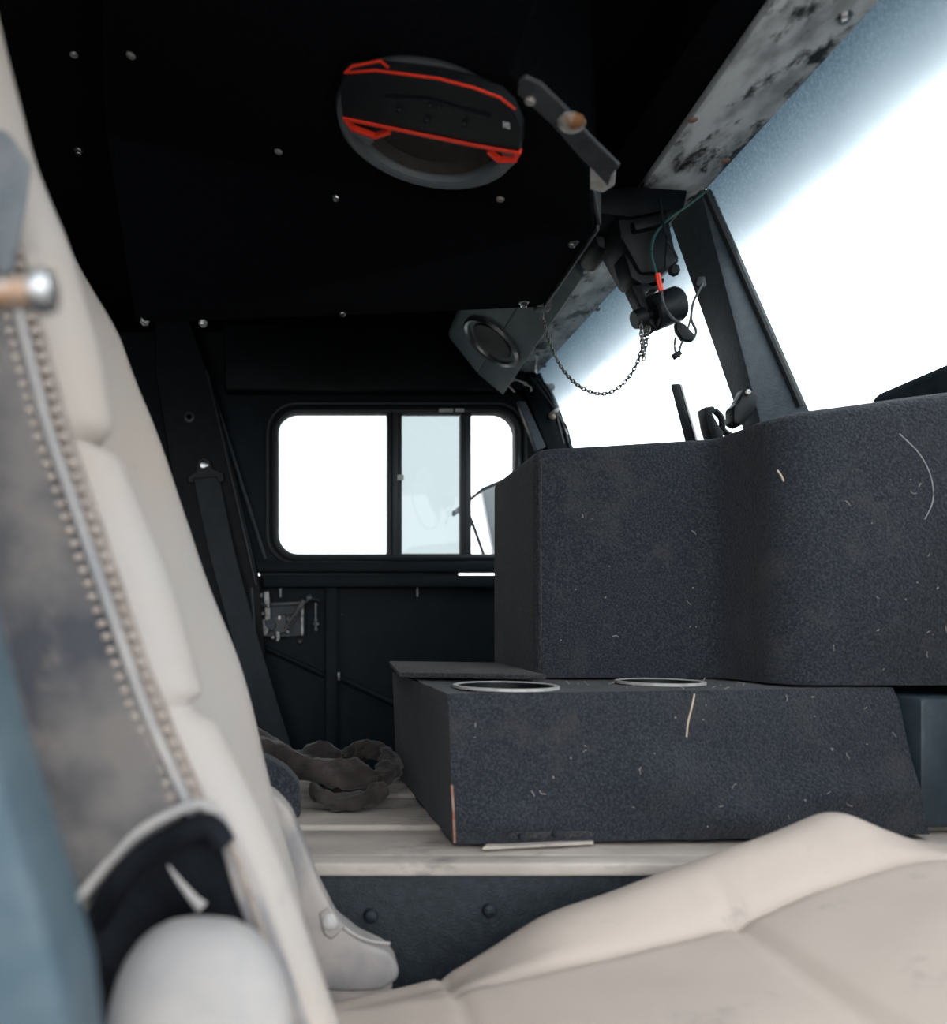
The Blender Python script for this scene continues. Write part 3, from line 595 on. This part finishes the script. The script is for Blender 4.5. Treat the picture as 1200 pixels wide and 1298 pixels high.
# tall carpeted engine cover
ec = thing('engine_cover', 'tall charcoal carpeted engine cover standing on the low box', 'engine cover', (.6, 1.4, ZT))
def plan(y_off=0):
    pts = [(.388, 1.64)]
    def arc(cx, cy, r, a0, a1, n=8): return [(cx+r*math.cos(math.radians(a0+(a1-a0)*k/n)), cy+r*math.sin(math.radians(a0+(a1-a0)*k/n))) for k in range(n+1)]
    pts += arc(.398, 1.341, .016, 180, 270)
    pts += [(.398+(.655-.398)*k/12, 1.325) for k in range(1, 12)]
    pts += arc(.662, 1.295, .03, 90, 15, 8)
    pts += arc(.762, 1.228, .060, 170, 270, 12)
    pts += [(.762+(.974-.762)*k/10, 1.168-.002*k/10) for k in range(1, 11)]
    pts += [(.974, 1.64)]
    return pts
pl = plan()
def ztop(x): return .293+.062*(x-.384) if x < .695 else .3123+.118*(x-.695)
bm = bmesh.new(); rings = []
cxp, cyp = .72, 1.46; NV = 26
for j in range(NV+1):
    ring = []
    for x, y in pl:
        zt_ = ztop(x); z0 = ZT+.004
        if j <= NV-5: z = z0+(zt_-.016-z0)*j/(NV-5); ins = 0
        else:
            a = (j-(NV-5))/5*math.pi/2; z = zt_-.016+.016*math.sin(a); ins = .016*(1-math.cos(a))
        d = V((cxp-x, cyp-y, 0)).normalized()*ins
        b = .007*nz((x*1.0, y, z*.8), 7) if y < 1.6 else 0
        bul = -.012*gs(x, .87, .1)*gs(z, .02, .13) if y < 1.2 else 0
        ring.append(bm.verts.new((x+d.x-.008*(z-ZT)*0, y+d.y+b*.6+bul, z)))
    rings.append(ring)
n = len(pl)
for a, b in zip(rings, rings[1:]):
    for k in range(n): bm.faces.new((a[k], a[(k+1) % n], b[(k+1) % n], b[k]))
bm.faces.new(rings[-1])
ob('carpet_cover', bm, M['carpet'], ec, 60)
ob('seam_ridge', tube([V((.391, 1.328, ZT+.01)), V((.391, 1.328, .278))], .003, 6), M['carpet_dusty'], ec)
# straw and threads stuck to the carpet
def straw(name, label, cat, pts, r=.0011, m='straw'): tag(ob(name, tube(smooth_path(pts, 5), r, 5), M[m]), label, cat)
straw('straw', 'bent pale straw stuck to the front of the low carpeted box', 'straw', [PY(880, 880, 1.096), PY(877, 895, 1.085), PY(872, 915, 1.078), PY(870, 934, 1.072)])
straw('thread', 'thin pale curved thread stuck to the tall engine cover', 'thread', [PY(1140, 550, 1.158), PY(1165, 575, 1.158), PY(1180, 605, 1.158), PY(1182, 635, 1.158), PY(1172, 658, 1.158)], .0005, 'ring')
straw('fluff', 'small pale wisp of fluff on the upper part of the engine cover', 'fluff', [PY(985, 596, 1.165), PY(990, 603, 1.162), PY(993, 610, 1.16)], .0012, 'straw')

# ---------------------------------------------------------------- black scarf and carpet scrap beside the seat
def sweep(pts, w, h, seed, bm, folds=3, n=20):               # a flattened twisted cloth rope with lengthwise folds
    P3 = smooth_path(pts, 10); L = len(P3); rings = []
    for i, p in enumerate(P3):
        t = (P3[min(i+1, L-1)]-P3[max(i-1, 0)]).normalized(); a = t.cross(V((0, 0, 1))).normalized(); b = a.cross(t); s_ = i/(L-1)
        end = min(1, .45+4*min(s_, 1-s_)); tw = .8*math.sin(4*s_+seed); ring = []
        for k in range(n):
            an = 2*math.pi*k/n; f = 1+.20*math.sin(folds*an+7*s_+seed)+.10*math.sin((folds+3)*an-11*s_+2*seed)
            q = a*(math.cos(an)*w*f)+b*(math.sin(an)*h*f); q = a*(q.dot(a)*math.cos(tw)-q.dot(b)*math.sin(tw))+b*(q.dot(a)*math.sin(tw)+q.dot(b)*math.cos(tw))
            q = p+q*end; q += V((noise.noise(q*70+V((seed, 0, 0))), noise.noise(q*70+V((0, seed, 0))), noise.noise(q*70+V((0, 0, seed)))))*.003; wv = abs(noise.noise(q*34+V((seed, 2, 0)))); q += (q-p).normalized()*(-.0045*max(0, .28-wv)/.28)
            if q.z < ZL+.007: q.z = ZL+.007
            ring.append(bm.verts.new(q))
        rings.append(ring)
    for A_, B_ in zip(rings, rings[1:]):
        for k in range(n): bm.faces.new((A_[k], A_[(k+1) % n], B_[(k+1) % n], B_[k]))
    bm.faces.new(rings[0][::-1]); bm.faces.new(rings[-1])
def T(px, py, y): return PY(px, py, y)
bm = bmesh.new()
sweep([T(295, 915, 1.40), T(330, 938, 1.38), T(365, 962, 1.36), (T(400, 962, 1.36)), T(432, 960, 1.38)], .030, .016, 1.0, bm)
sweep([T(300, 945, 1.34), T(345, 958, 1.32), T(390, 974, 1.29), T(430, 980, 1.27), T(478, 986, 1.27)], .024, .024, 2.3, bm, 2)
sweep([T(480, 988, 1.29), T(494, 976, 1.35), T(490, 958, 1.42), T(468, 950, 1.46), T(446, 955, 1.46), T(438, 966, 1.42)], .020, .017, 3.7, bm)
sweep([T(486, 992, 1.27), T(477, 1006, 1.25), T(455, 1015, 1.24), T(425, 1016, 1.24), T(402, 1006, 1.25), T(396, 995, 1.27)], .015, .015, 5.1, bm, 2)
sweep([T(398, 996, 1.30), T(425, 1000, 1.29), T(450, 1003, 1.28), T(480, 996, 1.29)], .020, .012, 6.6, bm)
tag(ob('scarf', bm, M['scarf'], None, 80), 'crumpled dark brown-black scarf lying twisted on the dusty ribbed tunnel', 'scarf')
cs = [T(300, 955, 1.2), T(340, 962, 1.2), T(362, 975, 1.2), T(379, 994, 1.2), T(382, 1022, 1.2), T(380, 1038, 1.2), T(300, 1038, 1.2)]
tag(ob('carpet_scrap', ext(cs, (0, .05, 0), .006, 3), M['carpet']), 'black carpet offcut tucked between the seat and the scarf', 'carpet')

# ---------------------------------------------------------------- passenger seat
YN, YF = .56, .93
st = thing('passenger_seat', 'beige canvas covered passenger seat with soiled stitched side', 'seat', (.2, .75, -.55))
pn = [(-.55, .11), (-.42, .072), (-.305, .026), (-.174, -.025), (-.063, -.076), (.135, -.144), (.279, -.178), (.345, -.207), (.462, -.233), (.55, -.255), (.62, -.28)]
pf = [(-.55, .04), (-.30, -.012), (-.187, -.040), (-.107, -.058), (-.018, -.089), (.169, -.156), (.329, -.2136), (.414, -.267), (.48, -.295), (.55, -.32), (.62, -.35)]
def fx(z): return sinterp(pn, z, .02)
def ff(z): return sinterp(pf, z, .02)
def ringpts(z):
    x1 = fx(z); x2 = ff(z); top = max(0, (z-.50)/.12); x0 = x1-.15+.03*top; r = .038; ins = .02*top*top
    tuck = .016*gs(z, .135, .006)+.016*gs(z, -.063, .006)-.006*gs(z, .03, .06)-.006*gs(z, .2, .06)-.005*gs(z, -.13, .06)
    seq = []
    for (cx, cy, a0) in ((x2-r, YF-ins-r, 0), (x0+r*.6, YF-ins-r*.6, 90), (x0+r*.6, YN+ins+r*.6, 180), (x1-tuck-r, YN+ins+r, 270)):
        rr_ = r if a0 in (0, 270) else r*.6
        for k in range(8): a = math.radians(a0+90*k/7); seq.append((cx+rr_*math.cos(a), cy+rr_*math.sin(a)))
    a = seq[-1]; b = seq[0]; hol = .070*(1-min(1, max(0, (z-.44)/.14)))
    for k in range(1, 24):
        s = k/24; t_ = tuck*max(0, 1-s*5); seq.append((a[0]+tuck-t_+(b[0]-a[0]-tuck)*s-hol*math.sin(math.pi*s)**1.2, a[1]+(b[1]-a[1])*s))
    return [V((x, y, z)) for x, y in seq]
bm = bmesh.new(); rings = []
NZ = 150
for j in range(NZ+1):
    z = -.50+1.12*j/NZ; ring = []
    for p in ringpts(z):
        q = p+V((.004*nz(p, 9), .005*nz(p+V((5, 0, 0)), 8), 0)); ring.append(bm.verts.new(q))
    rings.append(ring)
n = len(rings[0])
for a, b in zip(rings, rings[1:]):
    for k in range(n): bm.faces.new((a[k], a[(k+1) % n], b[(k+1) % n], b[k]))
bm.faces.new(rings[0]); bm.faces.new(rings[-1])
bk = ob('backrest', bm, M['backrest'], st, 60)
# soiled side panel, its piping and two rows of stitches
def sx(z): return fx(z)-.038-.012*max(0, (z-.1))
zs0, zs1 = -.140, .56
def sidep(u, v): z = zs0-.07*(1-v)*(1-u)**3+(zs1-zs0)*u; x1 = sx(z); x0 = fx(z)-.148; return V((x0+(x1-x0)*v, YN-.004-.010*math.sin(math.pi*v)-.004*nz((x0*3+v, 0, z), 9), z))
bm = grid(sidep, 60, 10); bmesh.ops.solidify(bm, geom=bm.faces[:], thickness=.004)
ob('side_panel', bm, M['canvas_grey'], st, 60)
ob('piping', tube([V((sx(z), YN-.005, z)) for z in [zs0+(zs1-zs0)*k/50 for k in range(51)]], .0042, 8), M['canvas_pale'], bk)
for dx_, m_ in ((-.009, 'stitch'), (.009, 'stitch')):
    bm = None
    for k in range(75):
        z = zs0+(zs1-zs0)*k/75; dx = fx(z+.005)-fx(z)
        c = V((sx(z)+dx_, YN-.005, z)); bm = hexa([c+V(v_) for v_ in ((-.003, -.003, -.0026), (.003, -.003, -.0026), (.003, .005, -.0026), (-.003, .005, -.0026), (-.003, -.003, .0022), (.003, -.003, .0022), (.003, .005, .0022), (-.003, .005, .0022))], .0008, 1, bm)
    o = ob('stitch_row', bm, M['stitch'], bk); o['kind'] = 'stuff'
ob('seam_tape', ext([V((sx(z)-.015, YN-.003, z)) for z in [zs0+(zs1-zs0)*k/20 for k in range(21)]]+[V((sx(z)+.014, YN-.003, z)) for z in [zs1-(zs1-zs0)*k/20 for k in range(21)]], (0, .006, 0)), M['seam'], bk)
# open pocket at the foot of the side: black lining under an arched hem
Y1 = YN-.006
def N_(px, py, y=Y1): return PY(px, py, y)
ob('pocket_lining', ext([N_(*q) for q in ((95, 1150), (130, 1105), (165, 1068), (205, 1042), (255, 1022), (278, 1040), (300, 1085), (335, 1170), (362, 1250), (378, 1310), (100, 1310))], (0, .012, 0), .002, 1), M['black_cloth'], st)
ob('pocket_hem', tube(smooth_path([N_(*q, Y1-.006) for q in ((100, 1140), (135, 1098), (168, 1062), (208, 1036), (250, 1020), (270, 1027))], 6), .0042, 8), M['canvas_pale'], st)
ob('pocket_fold', tube(smooth_path([N_(*q, Y1-.010) for q in ((120, 1170), (160, 1105), (210, 1066), (262, 1046), (285, 1070))], 6), .012, 8, flat=.7), M['black_cloth'], st)
ob('pale_sliver', tube(smooth_path([N_(*q, Y1-.014) for q in ((213, 1097), (228, 1118), (246, 1140), (256, 1150))], 4), lambda t: .0006+.0042*t, 8), M['canvas_pale'], st)  # pale tapered sliver laid over the black lining
ob('side_webbing', ext([N_(*q, Y1-.006) for q in ((268, 1030), (284, 1034), (318, 1105), (352, 1190), (395, 1310), (360, 1310), (330, 1220), (296, 1130))], (0, .006, 0), .002, 1), M['canvas_grey'], st)
bm = None
for k in range(26):
    t = k/25; c = N_(291+t*84, 1062+t*240, Y1-.008); bm = box(c.x-.002, c.x+.002, c.y-.002, c.y+.003, c.z-.0022, c.z+.0022, .0006, 1, bm)
o = ob('stitch_row', bm, M['stitch'], st); o['kind'] = 'stuff'
# rounded hip covers (recliners) on both sides
def superell(c, r, e=2.6, nu=28, nv=18):
    def sg(v, p): return math.copysign(abs(v)**p, v)
    def fn(u, v):
        a = 2*math.pi*u; b = math.pi*(v-.5); ca, sa, cb_, sb_ = math.cos(a), math.sin(a), math.cos(b), math.sin(b); k = 2/e
        return V((c[0]+r[0]*sg(cb_, k)*sg(ca, k), c[1]+r[1]*sg(cb_, k)*sg(sa, k), c[2]+r[2]*sg(sb_, k)))
    bm = grid(fn, nu, nv); bmesh.ops.remove_doubles(bm, verts=bm.verts, dist=1e-5); return bm
ob('recliner_cover', superell((-.068, .505, -.275), (.060, .040, .085), 2.5), M['canvas_pale'], st, 60)
rc = ob('recliner_cover', ext([PY(a, b, .965) for a, b in ((330, 985), (352, 1000), (370, 1020), (386, 1060), (405, 1110), (425, 1150), (455, 1174), (488, 1189), (501, 1207), (500, 1222), (480, 1236), (445, 1238), (402, 1236), (380, 1160), (350, 1080), (330, 1030)) ], (0, -.044, 0), .016, 5), M['shell'], st)
ob('cover_skirt', ext([PY(a, b, .962) for a, b in ((400, 1205), (440, 1212), (496, 1208), (494, 1245), (486, 1275), (470, 1300), (415, 1310))], (0, -.036, 0), .012, 4), M['shell'], st)
ob('slot_ridge', tube(smooth_path([PY(a, b, .921) for a, b in ((436, 1176), (455, 1188), (475, 1194), (494, 1196))], 4), .0022, 6), M['shell'], rc)  # raised ridge added in place of the slot; its own shade draws the line
ob('boss_plate', ext([PY(a, b, .918) for a, b in ((404, 1158), (418, 1150), (428, 1165), (434, 1180), (420, 1192), (410, 1185))], (0, .006, 0), .002, 1), M['shell'], rc)
ob('boss_screw', lathe([(.009, 0), (.009, .003), (.006, .005)], frame(PY(418, 1168, .918), (-.2, -1, .2)), 14), M['ring'], rc)
# cushion
crest = [(-.05, -.45), (.0405, -.4365), (.1575, -.408), (.27, -.338), (.49, -.258), (.605, -.213), (.65, -.232), (.70, -.250), (.82, -.262), (1., -.275)]
cen = [(-.05, -.41), (.06, -.402), (.153, -.384), (.44, -.318), (.53, -.282), (.63, -.252), (.72, -.250), (.85, -.256), (1., -.268)]
def cush(u, v):
    x = -.03+1.0*u; y = .50+.45*v
    zc = sinterp(cen, x, .02); zk = sinterp(crest, x, .018)
    s = min(1, max(0, (y-.815)/(.895-.815))); s = s*s*(3-2*s)
    z = zc*(1-s)+zk*s
    z -= .010*gs(y, .830, .007)*min(1, max(0, (x-.1)*8))
    z -= .009*gs(x, .450, .007)*(1-s)+.006*gs(x, .156, .006)
    z += .010*math.sin(math.pi*min(1, max(0, (x-.45)/.4)))*(1-s)*gs(y, .66, .2)
    ed = max(0, (y-.90)/.050); z -= .055*(1-math.sqrt(max(0, 1-min(1, ed)**2)))
    ed = max(0, (.56-y)/.06); z -= .06*(1-math.sqrt(max(0, 1-min(1, ed)**2)))
    z += .0025*nz((x, y, 0), 12)
    return V((x, y, z))
NU, NVv = 130, 64
bm = grid(cush, NU, NVv); bm.verts.ensure_lookup_table()
bnd = [e for e in bm.edges if e.is_boundary]
r_ = bmesh.ops.extrude_edge_only(bm, edges=bnd); vs_ = [g for g in r_['geom'] if isinstance(g, bmesh.types.BMVert)]
for v in vs_: v.co.z = -.52
bmesh.ops.contextual_create(bm, geom=[e for e in bm.edges if e.is_boundary])
ob('cushion', bm, M['canvas'], st, 60)
ob('seat_base', box(-.02, .85, .53, .92, -.745, -.50, .01), M['black_paint'], st)

# ---------------------------------------------------------------- near door post at the left edge
tag(ob('trim_8', ext([PY(a, b, .36) for a, b in ((-60, 640), (-12, 690), (6, 790), (30, 880), (60, 985), (98, 1105), (124, 1200), (138, 1320), (-60, 1320))], (0, -.05, 0), .006, 3), M['pillar_paint']), kind='structure')
tag(ob('trim_9', hexa([(-.30, .30, -.6), (-.168, .30, -.6), (-.168, .40, -.6), (-.30, .40, -.6), (-.30, .30, .85), (-.172, .30, .85), (-.172, .40, .85), (-.30, .40, .85)], .006), M['pillar_paint']), kind='structure')
sk = thing('striker_bolt', 'rusty door striker bolt poking out from the near door post', 'bolt', PY(30, 395, .36))
a = PY(-60, 378, .36); b = PY(50, 371, .36); ax = (b-a).normalized(); Mk = frame(a, ax)
ob('shank', lathe([(.0072, 0), (.0072, (b-a).length)], Mk, 16), M['rust'], sk)
ob('bolt_head', lathe([(.0092, 0), (.0098, .001), (.0098, .007), (.0085, .0085)], frame(b-ax*.002, ax), 16), M['chrome'], sk)
tag(ob('shoulder_strap', ext([PY(a_, b_, .53) for a_, b_ in ((-40, 150), (8, 165), (38, 205), (30, 260), (14, 345), (-40, 345))], (0, .006, 0), .002, 1), M['strap_grey']), 'blue-grey strap lying against the seat shoulder above the striker bolt', 'strap')

# loose lint and crumbs on the carpet, too fine to count
def lint(name, n_, sampler, parent, seed):
    rnd = random.Random(seed); bm = bmesh.new()
    for k in range(n_):
        p, nrm = sampler(rnd); t = V((rnd.uniform(-1, 1), rnd.uniform(-.2, .2), rnd.uniform(-1, 1))).normalized(); L_ = rnd.choice((.0015, .002, .003, .006, .010)); c = V((rnd.uniform(-1, 1), 0, rnd.uniform(-1, 1)))*L_*.4
        q = p+nrm*.0012; tube([q-t*L_*.5, q+c*.5, q+t*L_*.5], rnd.uniform(.0003, .0006) if L_ > .004 else rnd.uniform(.0006, .0011), 4, bm)
    o = ob(name, bm, M['lint'], parent); o['kind'] = 'stuff'; return o
def s_box(r): u, v = r.uniform(.02, .98), r.uniform(.05, .97); return front(u, v), V((0, -1, 0))
def s_top(r): u, v = r.uniform(.05, .75), r.uniform(.02, .35); return topf(u, v), V((0, 0, 1))
def s_cov(r):
    if r.random() < .45: return V((r.uniform(.41, .65), 1.320, r.uniform(ZT+.02, .28))), V((0, -1, 0))
    return V((r.uniform(.77, .96), 1.156, r.uniform(ZT+.02, .29))), V((0, -1, 0))
lint('lint', 30, s_box, cb, 3); lint('lint', 30, s_top, cb, 4); lint('lint', 32, s_cov, ec, 5)
